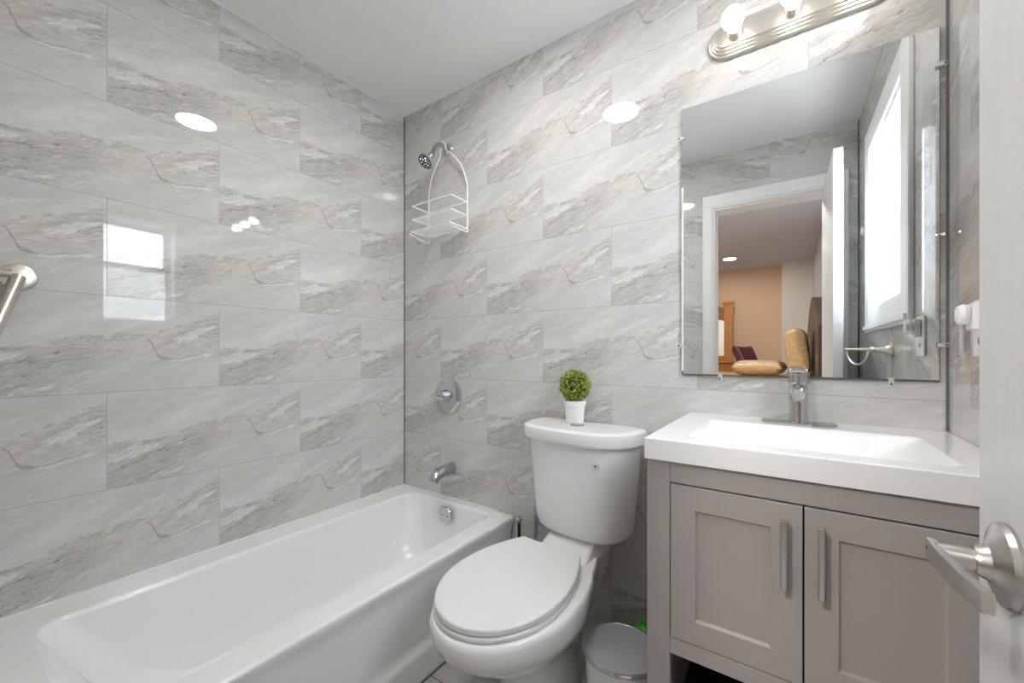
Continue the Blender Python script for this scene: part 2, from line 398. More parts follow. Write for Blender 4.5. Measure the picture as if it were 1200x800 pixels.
# door casing and jamb
bm = new(); cw = 0.064
for (a, b_) in ((DX0-cw, DX0), (DX1, DX1+.065)):
    box(bm, a, b_, YF, YF+.016, 0, DZ+.085, 0.004)
    box(bm, a+.012, b_-.012, YF+.012, YF+.021, 0, DZ+.075, 0.003)
box(bm, DX0-cw, DX1+.065, YF, YF+.018, DZ, DZ+.09, 0.004)
box(bm, DX0-cw+.012, DX1+.053, YF+.012, YF+.023, DZ+.014, DZ+.078, 0.003)
struct('trim_1', bm, M_TRIM)
bm = new()
box(bm, DX0, DX0+.010, YF-FT-.01, YF+.004, 0, DZ); box(bm, DX1-.010, DX1, YF-FT-.01, YF+.004, 0, DZ)
box(bm, DX0+.010, DX1-.010, YF-FT-.01, YF+.004, DZ-.012, DZ); box(bm, DX0+.010, DX0+.015, YF-FT, YF-.04, 0, DZ-.012, .002)
struct('trim_2', bm, M_TRIM)
# corner and edge joints
struct('trim_3', box(new(), XL, XL+.004, D-.004, D, 0.385, ZC), M_CAULK)
struct('trim_4', box(new(), XR-.005, XR, D-.007, D, 0.905, ZC), M_CAULK)
struct('trim_5', box(new(), XL, XL+.006, YF, D-.004, ZC-.006, ZC), M_WCAULK)
struct('trim_6', box(new(), XL+.006, XR-.005, D-.003, D, ZC-.003, ZC), M_WCAULK)
struct('trim_7', box(new(), XR-.004, XR, YF+.02, D-.007, ZC-.004, ZC), M_WCAULK)
struct('trim_8', box(new(), XR-.005, XR, YF, YF+.005, 0, ZC), M_CAULK)
struct('trim_10', box(new(), -1.023, -1.018, YF, D, 0, .004), M_CAULK)
struct('trim_9', box(new(), XL, XR, YF, YF+.004, ZC-.004, ZC), M_WCAULK)

# window: casing on the wall, reveal, sashes and panes
bm = new(); c = 0.105; f = 0.017
box(bm, XR-f, XR, WY0-c, WY0, WZ0-c, WZ1+c, .004); box(bm, XR-f, XR, WY1, WY1+c, WZ0-c, WZ1+c, .004)
box(bm, XR-f, XR, WY0, WY1, WZ1, WZ1+c, .004); box(bm, XR-f, XR, WY0, WY1, WZ0-c, WZ0, .004)
box(bm, XR-f-.01, XR-f, WY0-c+.01, WY1+c-.01, WZ0-c+.01, WZ0-c+.03, .003)
w = struct('window_1', bm, M_TRIM)
bm = new()
for a in ((WY0, WY0+.012, WZ0, WZ1), (WY1-.012, WY1, WZ0, WZ1), (WY0+.012, WY1-.012, WZ0, WZ0+.012), (WY0+.012, WY1-.012, WZ1-.012, WZ1)):
    box(bm, XR-.004, XR+T, *a)
obj('window_reveal', bm, M_TRIM, w)
def sash(x, z0, z1, nm):
    bm = new(); y0, y1, s = WY0+.012, WY1-.012, 0.035
    box(bm, x, x+.03, y0, y0+s, z0, z1, .003); box(bm, x, x+.03, y1-s, y1, z0, z1, .003)
    box(bm, x, x+.03, y0+s, y1-s, z0, z0+s, .003); box(bm, x, x+.03, y0+s, y1-s, z1-s, z1, .003)
    o = obj(nm, bm, M_TRIM, w)
    obj('window_pane', box(new(), x+.013, x+.017, y0+s, y1-s, z0+s, z1-s), M_GLASS, o, False)
    return o
zm = 1.735
lo = sash(XR+.095, WZ0+.012, zm+.02, 'lower_sash'); up = sash(XR+.13, zm-.02, WZ1-.012, 'upper_sash')
bm = new(); box(bm, XR+.085, XR+.095, .70, .76, zm-.002, zm+.018, .003); obj('sash_lock', bm, M_PLATE, lo)
# neighbouring house wall outside, below the open sky
bm = new(); box(bm, 2.6, 2.9, -3, 5, -2, 2.05)
for k in range(22): box(bm, 2.585, 2.6, -3, 5, -2+.18*k, -2+.18*k+.02)
hs = obj('neighbouring_house', bm, M_SIDING, None, False); tag(hs, 'pale sided house wall seen outside through the bathroom window', 'house')

# ------------------------------------------------------------------ bathroom door, open at the right
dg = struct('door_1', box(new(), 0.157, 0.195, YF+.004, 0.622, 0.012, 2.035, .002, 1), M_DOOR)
LY, LZ = 0.548, 0.911
def door_lever(s, x):
    bm = new()
    lathe(bm, [(.001, 0), (.037, 0), (.0375, .003), (.035, .007), (.024, .010), (.016, .014), (.0135, .019), (.0125, .022)], (x, LY, LZ), (s, 0, 0), 40)
    lathe(bm, [(.0098, .020), (.0096, .040), (.0092, .046)], (x, LY, LZ), (s, 0, 0), 28)
    # flat curved lever, sweeping towards the hinge and back to the door
    rings = []
    n = 16
    for k in range(n+1):
        t = k/n; y = LY+.014-.098*t; dx = .047-.012*t**2; z = LZ-.001-.002*t
        hh = .0095-.001*t; th = .0035
        X = x+s*dx
        rings.append([(X-th, y, z-hh), (X+th, y, z-hh), (X+th*1.2, y, z), (X+th, y, z+hh), (X-th, y, z+hh), (X-th*1.2, y, z)])
    loft(bm, rings)
    o = obj('door_handle', bm, M_NICKEL, dg, True, 30)
    bm = new(); lathe(bm, [(.001, 0), (.0018, 0), (.0018, .001), (.001, .001)], (x+s*.0505, LY+.009, LZ), (s, 0, 0), 12); obj('lock_hole', bm, M_DARKN, o)
door_lever(-1, 0.157)
bm = new(); box(bm, .163, .189, .6215, .6225, LZ-.03, LZ+.03, .0004, 1); lathe(bm, [(.001, 0), (.008, 0), (.006, .007), (.001, .007)], (.176, .6215, LZ), (0, 1, 0), 16)
obj('latch_plate', bm, M_NICKEL, dg)
for hz in (.25, 1.05, 1.8):
    obj('hinge', lathe(new(), [(.001, 0), (.006, 0), (.006, .09), (.001, .09)], (.203, YF+.032, hz), (0, 0, 1), 12), M_NICKEL, dg)

# ------------------------------------------------------------------ recessed lights
def recessed(x, y, m, label, name='recessed_ceiling_light', r=.092, group=None):
    t = thing(name, label, 'ceiling light', (x, y, ZC), 0, group)
    obj('trim_ring', lathe(new(), [(r, 0), (r+.012, 0), (r+.014, -.003), (r+.004, -.006), (r, -.006), (r, 0)], (x, y, ZC), (0, 0, 1), 48, False), M_TRIM, t)
    obj('diffuser', lathe(new(), [(.001, -.001), (r, -.001), (r, -.004), (.001, -.005)], (x, y, ZC), (0, 0, 1), 48), m, t)
    return t
recessed(-.77, .84, M_ELAMP, 'round white recessed light in the bathroom ceiling, mirrored on the glossy tile')
recessed(-.646, -3.33, M_EBED, 'lit recessed light in the bedroom ceiling seen in the mirror', 'bedroom_ceiling_light', .075)
recessed(-.55, -.95, M_EFILL, 'unseen bedroom fill light added just outside the bathroom doorway', 'bedroom_ceiling_light', .09)  # unseen lamp, added to fill the bathroom through the doorway
for (x, y, s) in ((-2.3, -1.2, 'over the bedroom corner away from the bed'), (-2.3, -3.3, 'above the left end of the dresser')):
    recessed(x, y, M_EBED, 'unseen bedroom fill light added '+s, 'bedroom_ceiling_light', .075)  # out-of-view lamps added only for their light

# ------------------------------------------------------------------ bathtub
TX1, TY0, TY1, TZ = -1.027, YF+.004, D-.002, 0.38
TX0 = XL+.002
t = thing('bathtub', 'white alcove bathtub with plain apron along the left tiled wall', 'bathtub', ((TX0+TX1)/2, (TY0+TY1)/2, 0))
def ring(x0, x1, y0, y1, r, z): return rrect(x0, x1, y0, y1, r, z, 8)
R = [ring(TX0, TX1+.004, TY0, TY1, .004, 0), ring(TX0, TX1+.004, TY0, TY1, .004, .085), ring(TX0, TX1, TY0, TY1, .004, .105),
     ring(TX0, TX1-.016, TY0, TY1-.0, .004, .135), ring(TX0, TX1-.018, TY0, TY1, .004, .30), ring(TX0, TX1-.010, TY0, TY1, .004, .335), ring(TX0, TX1-.001, TY0, TY1, .004, .35),
     ring(TX0, TX1, TY0, TY1, .004, TZ-.012), ring(TX0+.001, TX1-.003, TY0+.001, TY1-.001, .006, TZ-.004), ring(TX0+.003, TX1-.010, TY0+.003, TY1-.003, .01, TZ)]
ix0, ix1, iy0, iy1 = -1.643, -1.118, .15, 1.435
R += [ring(ix0-.012, ix1+.010, iy0-.01, iy1+.008, .07, TZ), ring(ix0-.004, ix1+.003, iy0-.003, iy1+.003, .066, TZ-.004), ring(ix0+.004, ix1-.004, iy0+.004, iy1-.003, .062, TZ-.016),
      ring(ix0+.012, ix1-.012, iy0+.04, iy1-.010, .07, TZ-.08), ring(ix0+.028, ix1-.026, iy0+.12, iy1-.028, .09, .16), ring(ix0+.045, ix1-.045, iy0+.19, iy1-.045, .11, .095),
      ring(ix0+.085, ix1-.085, iy0+.26, iy1-.09, .12, .068), ring(ix0+.15, ix1-.15, iy0+.34, iy1-.16, .1, .062)]
bm = new(); loft(bm, R); obj('tub_shell', bm, M_TUB, t, True, 50)
bm = new(); box(bm, TX0-.0015, TX0+.006, TY0, TY1+.0015, TZ-.004, TZ+.003); box(bm, TX0+.006, TX1-.09, TY1-.006, TY1+.0015, TZ-.004, TZ+.003)
obj('caulk_bead', bm, M_WCAULK, t, False)
bm = new(); lathe(bm, [(.001, -.01), (.038, -.01), (.042, .002), (.040, .006), (.001, .0065)], (-1.384, 1.412, .325), (0, -1, -.12), 36)
ov = obj('overflow_plate', bm, M_CHROME, t)
for dx, dz in ((-.018, -.004), (.018, -.004)):
    obj('screw', lathe(new(), [(.001, 0), (.0035, 0), (.003, .0015), (.001, .0015)], (-1.384+dx, 1.406, .325+dz), (0, -1, -.12), 12), M_DARKN, ov)
bm = new(); lathe(bm, [(.001, .063), (.03, .063), (.03, .066), (.001, .067)], (-1.38, 1.22, 0), (0, 0, 1), 24); obj('drain', bm, M_CHROME, t)

# ------------------------------------------------------------------ shower fittings on the back wall
SX = -1.432
t = thing('wall_shower', 'chrome shower head on a bent arm high on the back wall', 'shower head', (SX, D, 2.135))
t_arm = smooth_path([(SX, D-.001, 2.135), (SX, D-.04, 2.137), (SX+.002, D-.085, 2.122), (SX+.01, D-.115, 2.082), (SX+.014, D-.128, 2.052)], 6)
obj('arm', tube(new(), t_arm, .0105, 14), M_CHROMED, t)
obj('wall_flange', lathe(new(), [(.001, 0), (.030, 0), (.030, .003), (.024, .010), (.013, .014), (.001, .014)], (SX, D-.0005, 2.135), (0, -1, 0), 32), M_CHROME, t)
hd = Vector((-.12, -.62, -.77)).normalized(); hb = Vector((SX+.014, D-.128, 2.055))
obj('swivel', lathe(new(), [(.001, -.004), (.014, 0), (.016, .010), (.011, .018), (.013, .024), (.001, .024)], hb, hd, 24), M_CHROMED, t)
head = obj('spray_head', lathe(new(), [(.001, .018), (.013, .02), (.020, .03), (.036, .046), (.042, .054), (.042, .060), (.038, .063), (.001, .063)], hb, hd, 40), M_CHROME, t)
bm = new(); lathe(bm, [(.001, .0615), (.036, .0615), (.036, .0645), (.001, .065)], hb, hd, 36); face = obj('spray_face', bm, M_DARKN, head)
a, b_ = frame_of(hd); bm = new()
for rr, nn, sz in ((.011, 5, .004), (.022, 8, .0038), (.031, 12, .0026)):
    for k in range(nn):
        an = 2*PI*k/nn+rr*50; lathe(bm, [(.0005, .064), (sz, .0645), (sz*.7, .068), (.0005, .068)], hb+(a*math.cos(an)+b_*math.sin(an))*rr, hd, 8)
obj('nozzles', bm, M_STEEL, head)

# wire caddy
t = thing('shower_caddy', 'white wire caddy with two racks hanging from the shower arm', 'shower caddy', (-1.415, D-.03, 1.68))
yb = D-.028; xa, xb = -1.546, -1.283; r = .0032
hookz = 2.118
left = [(xa, yb, 1.668), (xa, yb, 1.84), (xa+.004, yb-.002, 1.93), (xa+.035, yb-.008, 2.01), (SX+(-.02), yb-.012, 2.088)]
right = [(xb, yb, 1.685), (xb, yb, 1.84), (xb-.002, yb-.002, 1.92), (xb-.03, yb-.006, 2.005), (xb-.075, yb-.010, 2.065), (SX+.02, yb-.012, 2.112)]
hook = [(SX+.02, yb-.012, 2.112), (SX+.013, yb-.013, 2.142), (SX, yb-.014, 2.152), (SX-.014, yb-.013, 2.135), (SX-.02, yb-.012, 2.088)]
bm = new(); tube(bm, smooth_path(left, 8), r+.0004, 8); tube(bm, smooth_path(right, 8), r+.0004, 8); tube(bm, smooth_path(hook, 6), r+.0004, 8)
obj('hanger_frame', bm, M_WIRE, t)
def rack(z, dep, wires, nm, drop=0.0):
    bm = new(); yf = yb-dep
    tube(bm, [(xa, yb, z), (xa, yf, z+drop), (xb, yf, z+drop), (xb, yb, z)], r, 8)
    tube(bm, [(xa, yb, z), (xb, yb, z)], r*.8, 6)
    for k in range(wires):
        y = yb-dep*(k+1)/(wires+1); tube(bm, [(xa, y, z), (xb, y, z)], r*.55, 6)
    return obj(nm, bm, M_WIRE, t)
rack(1.830, .112, 0, 'guard_rail'); rack(1.765, .112, 8, 'upper_shelf'); rack(1.702, .120, 8, 'lower_shelf')
obj('bottom_rail', tube(new(), [(xa, yb, 1.668), (xa, yb-.125, 1.690)], r, 8), M_WIRE, t); obj('bottom_rail', tube(new(), [(xb, yb, 1.685), (xb, yb-.115, 1.690)], r, 8), M_WIRE, t)

# valve
VZ = 1.10-.207
t = thing('shower_valve', 'round chrome shower valve plate with lever above the tub spout', 'shower valve', (SX, D, VZ))
obj('escutcheon', lathe(new(), [(.001, 0), (.089, 0), (.0885, .004), (.082, .010), (.058, .0155), (.030, .018), (.001, .018)], (SX, D-.0005, VZ), (0, -1, 0), 56), M_CHROME, t)
h = obj('lever_handle', lathe(new(), [(.001, .015), (.030, .016), (.031, .024), (.026, .036), (.024, .052), (.020, .062), (.012, .067), (.001, .068)], (SX, D, VZ), (0, -1, 0), 36), M_CHROME, t)
obj('lever', tube(new(), [(SX+.004, D-.046, VZ), (SX-.012, D-.054, VZ), (SX-.030, D-.062, VZ-.001), (SX-.046, D-.070, VZ-.003), (SX-.054, D-.074, VZ-.004)], [.020, .0205, .0175, .011, .003], 16), M_CHROME, h)

# tub spout
PX, PZ = -1.407, .528
t = thing('tub_spout', 'short grey chrome tub spout low over the back tub rim', 'tub spout', (PX, D, PZ))
sp_ = smooth_path([(PX, D-.001, PZ+.002), (PX, D-.05, PZ+.002), (PX, D-.09, PZ-.003), (PX, D-.118, PZ-.015), (PX, D-.132, PZ-.036)], 5)
rr = [.030+(-.006)*i/(len(sp_)-1) for i in range(len(sp_))]
obj('spout_body', tube(new(), sp_, rr, 24), M_CHROMED, t)
obj('diverter_knob', lathe(new(), [(.001, 0), (.004, 0), (.004, .010), (.008, .012), (.008, .017), (.001, .018)], (PX, D-.112, PZ+.008), (0, -.1, 1), 16), M_CHROMED, t)

# ------------------------------------------------------------------ grab bar at the near end of the left wall
GY, GZ = .128, 1.314
t = thing('grab_bar', 'brushed nickel grab bar on the near end of the left tile wall', 'grab bar', (XL, GY, GZ))
obj('wall_flange', lathe(new(), [(.001, 0), (.034, 0), (.036, .004), (.034, .010), (.026, .013), (.001, .013)], (XL+.0005, GY, GZ), (1, 0, 0), 40), M_NICKELW, t)
g0 = Vector((XL+.008, GY, GZ)); g1 = Vector((XL+.232, YF+.004, GZ-.45))
obj('bar', tube(new(), [g0, g0.lerp(g1, .5), g1], .0155, 24), M_NICKELW, t)
obj('wall_flange', lathe(new(), [(.001, 0), (.034, 0), (.036, .004), (.034, .010), (.026, .013), (.001, .013)], (XL+.232, YF+.0005, GZ-.45), (0, 1, 0), 40), M_NICKELW, t)
obj('return_arm', tube(new(), [(XL+.020, GY-.012, GZ+.006), (XL+.020, YF+.001, GZ+.006)], .011, 14), M_NICKELW, t)

# ------------------------------------------------------------------ toilet (local frame: y=0 at the tank back, -y to the front)
t = thing('toilet', 'white two-piece toilet with closed lid between tub and vanity', 'toilet', (-.649, 1.452, 0), math.radians(-4.4))
def outline(yb_, yf, wfun, z, n=24):
    """closed outline from a half-width function of t (0 back .. 1 front)"""
    R_, L_ = [], []
    for k in range(n+1):
        tt = 0.5*(1-math.cos(PI*k/n)); tt = tt if k else 0.0
        y = yb_+(yf-yb_)*tt; w_ = max(wfun(tt), .0006)
        R_.append((w_, y, z)); L_.append((-w_, y, z))
    return R_+L_[::-1]
def shear(rg, k=.030):
    return [(x-k*max(0, (y+.72)/.5), y, z) for x, y, z in rg]
def wlid(hw, back):
    def f(tt):
        if tt < .5: return back+(hw-back)*math.sin(PI/2*tt/.5)**.85
        return hw*math.sqrt(max(0, 1-((tt-.5)/.5)**2.05))
    return f
def wbowl(pts):
    def f(tt):
        if tt > pts[-1][0]:
            a = pts[-1]; return a[1]*math.sqrt(max(0, 1-((tt-a[0])/(1-a[0]))**2.1))
        for (t0, w0), (t1, w1) in zip(pts, pts[1:]):
            if tt <= t1:
                s = (tt-t0)/(t1-t0); return w0+(w1-w0)*(s*s*(3-2*s)*.5+s*.5)
    return f
def bowl(yb_, yf, k, z, wk=1.0):
    base = [(0, .088), (.12, .094), (.26, .130), (.40, .174), (.52, .196), (.62, .201)]
    return outline(yb_, yf, wbowl([(a, b*k*wk) for a, b in base]), z)
RB = [bowl(-.08, -.52, .58, 0.0, 1.02), bowl(-.08, -.52, .56, .02), bowl(-.09, -.49, .50, .08), bowl(-.09, -.50, .50, .14), bowl(-.07, -.55, .60, .20), bowl(-.04, -.63, .74, .255),
      bowl(-.02, -.695, .88, .30), bowl(-.012, -.728, .965, .335), bowl(-.01, -.740, .985, .365), bowl(-.01, -.740, .985, .385), bowl(-.014, -.735, .965, .397), bowl(-.02, -.725, .93, .401)]
bm = new(); loft(bm, RB); obj('bowl', bm, M_PORC, t, True, 60, local=True)
bm = new()
for z, e in ((.401, .004), (.404, 0.0), (.413, 0.0), (.416, .004)):
    pass
loft(bm, [shear(outline(-.240, -.726+e, wlid(.186-e, .112-e), z)) for z, e in ((.4015, .006), (.404, .001), (.412, 0.0), (.4155, .003))]); seat = obj('seat', bm, M_SEAT, t, True, 40, local=True)
bm = new()
loft(bm, [shear(outline(-.228-e, -.724+e, wlid(.185-e, .117-e), z)) for z, e in ((.4175, .004), (.419, .001), (.430, 0.0), (.4335, .0015), (.4355, .005), (.4362, .014))]); obj('lid', bm, M_SEAT, t, True, 40, local=True)
for s in (-1, 1): obj('hinge_cap', box(new(), s*.07-.048, s*.07-.012, -.240, -.205, .400, .4205, .005), M_SEAT, t, local=True)
def tank_ring(hw, dep, z, y0=0.0, n=3.2, r=.025):
    out = []; N_ = 40
    for k in range(N_+1):
        a = PI*k/N_; c_, s_ = math.cos(a), math.sin(a)
        x = hw*math.copysign(abs(c_)**(2/n), c_); y = -dep*(abs(s_)**(2/n))
        out.append((x, y-r+y0 if abs(y) < .0001 else min(y, -r)+y0, z))
    for k in range(1, 6): a = PI/2*k/5; out.append((-hw+r-r*math.cos(a), -r+r*math.sin(a)+y0, z))
    for k in range(0, 5): a = PI/2*(1-k/5); out.append((hw-r+r*math.cos(a), -r+r*math.sin(a)+y0, z))
    return out
bm = new()
loft(bm, [tank_ring(.150, .13, .440, -.01), tank_ring(.168, .150, .446, -.005), tank_ring(.183, .168, .462), tank_ring(.188, .174, .485), tank_ring(.202, .188, .64), tank_ring(.214, .202, .795), tank_ring(.21, .198, .80)])
tank = obj('tank', bm, M_PORC, t, True, 40, local=True)
bm = new()
loft(bm, [tank_ring(.222, .212, .787, .003), tank_ring(.231, .221, .789, .005), tank_ring(.234, .226, .797, .006), tank_ring(.234, .226, .822, .006), tank_ring(.230, .222, .832, .004), tank_ring(.220, .212, .837, .002), tank_ring(.20, .19, .8385, -.004)])
tlid = obj('tank_lid', bm, M_PORC, t, True, 40, local=True)
bm = new(); lathe(bm, [(.001, .838), (.026, .838), (.026, .842), (.023, .844), (.001, .8445)], (.0, -.098, 0), (0, 0, 1), 36); btn = obj('flush_button', bm, M_CHROMED, tlid, True, 30, local=True)
bm = new(); lathe(bm, [(.001, 0), (.0135, 0), (.013, .0012), (.001, .0016)], (.122, -.187, .727), (.22, -1, -.06), 24); bd = obj('round_badge', bm, M_CLIP, tank, local=True)
bm = new(); lathe(bm, [(.001, .0015), (.0042, .0015), (.0042, .0024), (.001, .0026)], (.122, -.187, .727), (.22, -1, -.06), 12); obj('badge_centre', bm, M_DARKN, bd, local=True)
bm = new(); loft(bm, [rrect(-.108, .104, -.235, -.012, .02, .394), rrect(-.096, .096, -.20, -.013, .02, .412), rrect(-.092, .092, -.165, -.014, .02, .432), rrect(-.088, .088, -.145, -.016, .02, .444)]); obj('tank_seat', bm, M_PORC, t, local=True)
for s in (-1, 1): obj('bolt_cap', lathe(new(), [(.011, 0), (.011, .008), (.007, .014), (.001, .015)], (s*.106, -.26, .002), (0, 0, 1), 16), M_PORC, t, local=True)

# supply hose behind the tank
t = thing('supply_hose', 'pale ribbed supply hose against the wall left of the tank', 'hose', (-.918, D-.012, .15))
obj('shutoff_valve', lathe(new(), [(.001, 0), (.02, 0), (.02, .003), (.009, .005), (.009, .012), (.001, .012)], (-.918, D-.001, .17), (0, -1, 0), 20), M_CHROME, t)
bm = new(); pp = smooth_path([(-.918, D-.013, .17), (-.918, D-.013, .3), (-.916, D-.013, .40), (-.913, D-.013, .47), (-.90, D-.014, .51)], 14)
tube(bm, pp, [.0065+.003*(i % 2) for i in range(len(pp))], 10); obj('braided_tube', bm, M_HOSE, t)

# toilet brush between the tub and toilet
t = thing('toilet_brush', 'black toilet brush handle with chrome tip behind toilet beside tub', 'toilet brush', (-.962, 1.425, 0))
obj('holder', lathe(new(), [(.001, .0), (.042, .0), (.044, .01), (.040, .13), (.036, .135), (.012, .138), (.001, .138)], (-.962, 1.425, 0), (0, 0, 1), 28), M_BLACK, t)
obj('handle', lathe(new(), [(.001, .138), (.0065, .138), (.0065, .385), (.001, .385)], (-.962, 1.425, 0), (0, 0, 1), 16), M_BLACK, t)
obj('chrome_tip', lathe(new(), [(.001, .380), (.009, .382), (.0125, .394), (.009, .405), (.001, .409)], (-.962, 1.425, 0), (0, 0, 1), 20), M_CHROME, t)

# potted topiary on the tank lid
px_, py_, pz_ = -.693, 1.410, .8387
t = thing('potted_plant', 'small round boxwood ball in a white pot on the toilet tank', 'plant', (px_, py_, pz_))
obj('pot', lathe(new(), [(.001, 0), (.031, 0), (.032, .002), (.0385, .062), (.0385, .064), (.0415, .066), (.0425, .083), (.0415, .084), (.038, .084), (.036, .075), (.001, .072)], (px_, py_, pz_), (0, 0, 1), 40), M_POT, t)
cz = pz_+.141; bm = new(); rnd = random.Random(3)
bmesh.ops.create_icosphere(bm, subdivisions=3, radius=.046, matrix=Matrix.Translation((px_, py_, cz)))
obj('shade_core', bm, M_LEAFD, t); bm = new()  # dark ball paints in the shade seen between the leaves
for k in range(620):
    zz = 1-2*(k+.5)/620; a = k*2.39996; rr = math.sqrt(1-zz*zz); nrm = Vector((rr*math.cos(a), rr*math.sin(a), zz))
    p = Vector((px_, py_, cz))+nrm*rnd.uniform(.046, .0615)
    if p.z < pz_+.086 and (p-Vector((px_, py_, p.z))).length < .03: continue
    d = (nrm*.8+Vector((rnd.uniform(-1, 1), rnd.uniform(-1, 1), rnd.uniform(-1, 1)))).normalized()
    s = d.cross(Vector((rnd.uniform(-1, 1), rnd.uniform(-1, 1), rnd.uniform(-1, 1)))).normalized(); up_ = s.cross(d)
    L_, w_ = rnd.uniform(.009, .0135), rnd.uniform(.0042, .0058)
    v = [bm.verts.new(q) for q in (p-d*L_*.4, p+s*w_+up_*.0008, p+d*L_*.35+s*w_*.8+up_*.001, p+d*L_*.6, p+d*L_*.35-s*w_*.8+up_*.001, p-s*w_+up_*.0008)]
    m_ = bm.verts.new(p-up_*.0007)
    for i in range(6): bm.faces.new((v[i], v[(i+1) % 6], m_))
obj('foliage', bm, M_LEAF, t, False)

# ------------------------------------------------------------------ trash can and the green bottle behind it
cx_, cy_ = -.404, 1.112
t = thing('trash_can', 'round silver-lidded trash can on the floor between toilet and vanity', 'trash can', (cx_, cy_, 0))
obj('can_body', lathe(new(), [(.001, .001), (.084, .001), (.086, .012), (.100, .262), (.001, .262)], (cx_, cy_, 0), (0, 0, 1), 56), M_PORC, t)
obj('lid_rim', lathe(new(), [(.098, .262), (.107, .262), (.109, .267), (.107, .272), (.102, .272), (.098, .262)], (cx_, cy_, 0), (0, 0, 1), 64, False), M_STEEL, t)
obj('lid', lathe(new(), [(.001, .263), (.102, .263), (.102, .270), (.08, .271), (.001, .272)], (cx_, cy_, 0), (0, 0, 1), 56), M_CANLID, t)
t = thing('green_bottle', 'green plastic bottle low on the floor behind the trash can', 'bottle', (-.418, 1.385, 0))
obj('bottle_body', lathe(new(), [(.001, 0), (.033, 0), (.035, .006), (.035, .15), (.031, .172), (.018, .183), (.001, .183)], (-.418, 1.385, 0), (0, 0, 1), 28), M_GREEN, t)
obj('cap', lathe(new(), [(.001, .182), (.016, .182), (.015, .197), (.001, .198)], (-.418, 1.385, 0), (0, 0, 1), 20), M_GREEN, t)

# ------------------------------------------------------------------ vanity
VX0, VX1, VYF, VYB = -.288, .318, .972, D-.004
CZ0, CZ1 = .854, .903
t = thing('vanity_cabinet', 'taupe two-door vanity cabinet under the white sink top', 'cabinet', ((VX0+VX1)/2, (VYF+VYB)/2, 0))
bm = new(); e = .0015
box(bm, VX0, VX0+.052, VYF, VYF+.02, 0.0, CZ0, e, 1); box(bm, VX1-.052, VX1, VYF, VYF+.02, 0.0, CZ0, e, 1)
box(bm, VX0+.052, VX1-.052, VYF, VYF+.02, .805, CZ0, e, 1); box(bm, VX0+.052, VX1-.052, VYF, VYF+.02, .410, .447, e, 1)
obj('face_frame', bm, M_VAN, t, False)
for x in (VX0, VX1-.016): obj('side_panel', box(new(), x, x+.016, VYF+.02, VYB, 0.0, CZ0), M_VAN, t, False)
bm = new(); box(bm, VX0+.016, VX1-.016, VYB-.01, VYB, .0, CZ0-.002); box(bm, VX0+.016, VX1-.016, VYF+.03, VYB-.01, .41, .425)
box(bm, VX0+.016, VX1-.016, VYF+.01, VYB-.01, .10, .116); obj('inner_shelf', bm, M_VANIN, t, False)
def vdoor(x0, x1, hx):
    z0, z1, s = .450, .802, .052; bm = new(); y0, y1 = VYF-.001, VYF+.018
    # shaker door: outer frame with sloped inner edge and recessed panel, as one loft
    def rr_(x0_, x1_, z0_, z1_, y): return [(x0_, y, z0_), (x1_, y, z0_), (x1_, y, z1_), (x0_, y, z1_)]
    loft(bm, [rr_(x0, x1, z0, z1, y1), rr_(x0, x1, z0, z1, y0+.001), rr_(x0+.001, x1-.001, z0+.001, z1-.001, y0), rr_(x0+s, x1-s, z0+s, z1-s, y0),
              rr_(x0+s+.004, x1-s-.004, z0+s+.004, z1-s-.004, y0+.007), rr_(x0+s+.005, x1-s-.005, z0+s+.005, z1-s-.005, y0+.0072)])
    d = obj('door', bm, M_VAN, t, False)
    bm = new(); hz0, hz1 = .640, .777
    box(bm, hx-.006, hx+.006, y0-.030, y0-.020, hz0, hz1, .003)
    for z in (hz0+.018, hz1-.018): box(bm, hx-.004, hx+.004, y0-.021, y0+.0005, z-.004, z+.004, .001)
    obj('bar_pull', bm, M_NICKEL, d)
xm = .0145
vdoor(VX0+.054, xm-.0015, -.0165); vdoor(xm+.0015, VX1-.054, .0425)

# sink top with moulded basin
t = thing('sink_top', 'white rectangular sink top with moulded basin on the vanity', 'sink', (.015, 1.22, CZ0))
cx0, cx1, cy0, cy1 = -.2925, XR-.002, .963, D-.002
R = [rrect(cx0, cx1, cy0, cy1, .003, CZ0+.0005, 8), rrect(cx0, cx1, cy0, cy1, .003, CZ1-.003, 8), rrect(cx0+.001, cx1-.001, cy0+.001, cy1-.001, .003, CZ1-.0008, 8), rrect(cx0+.003, cx1-.003, cy0+.003, cy1-.003, .003, CZ1, 8),
     rrect(-.212, .246, 1.022, 1.342, .022, CZ1, 8), rrect(-.208, .242, 1.026, 1.338, .022, CZ1-.002, 8), rrect(-.200, .232, 1.034, 1.330, .022, CZ1-.012, 8), rrect(-.170, .135, 1.060, 1.305, .035, CZ1-.070, 8),
     rrect(-.150, .110, 1.085, 1.285, .04, CZ1-.088, 8), rrect(-.10, .07, 1.12, 1.24, .04, CZ1-.093, 8)]
bm = new()
loft(bm, R[:], cap0=False)
# underside ring so that the slab is closed around the bowl
obj('basin_slab', bm, M_COUNTER, t, True, 30)
obj('drain', lathe(new(), [(.001, 0), (.021, 0), (.019, .003), (.001, .003)], (-.01, 1.18, CZ1-.093), (0, 0, 1), 24), M_CHROME, t)

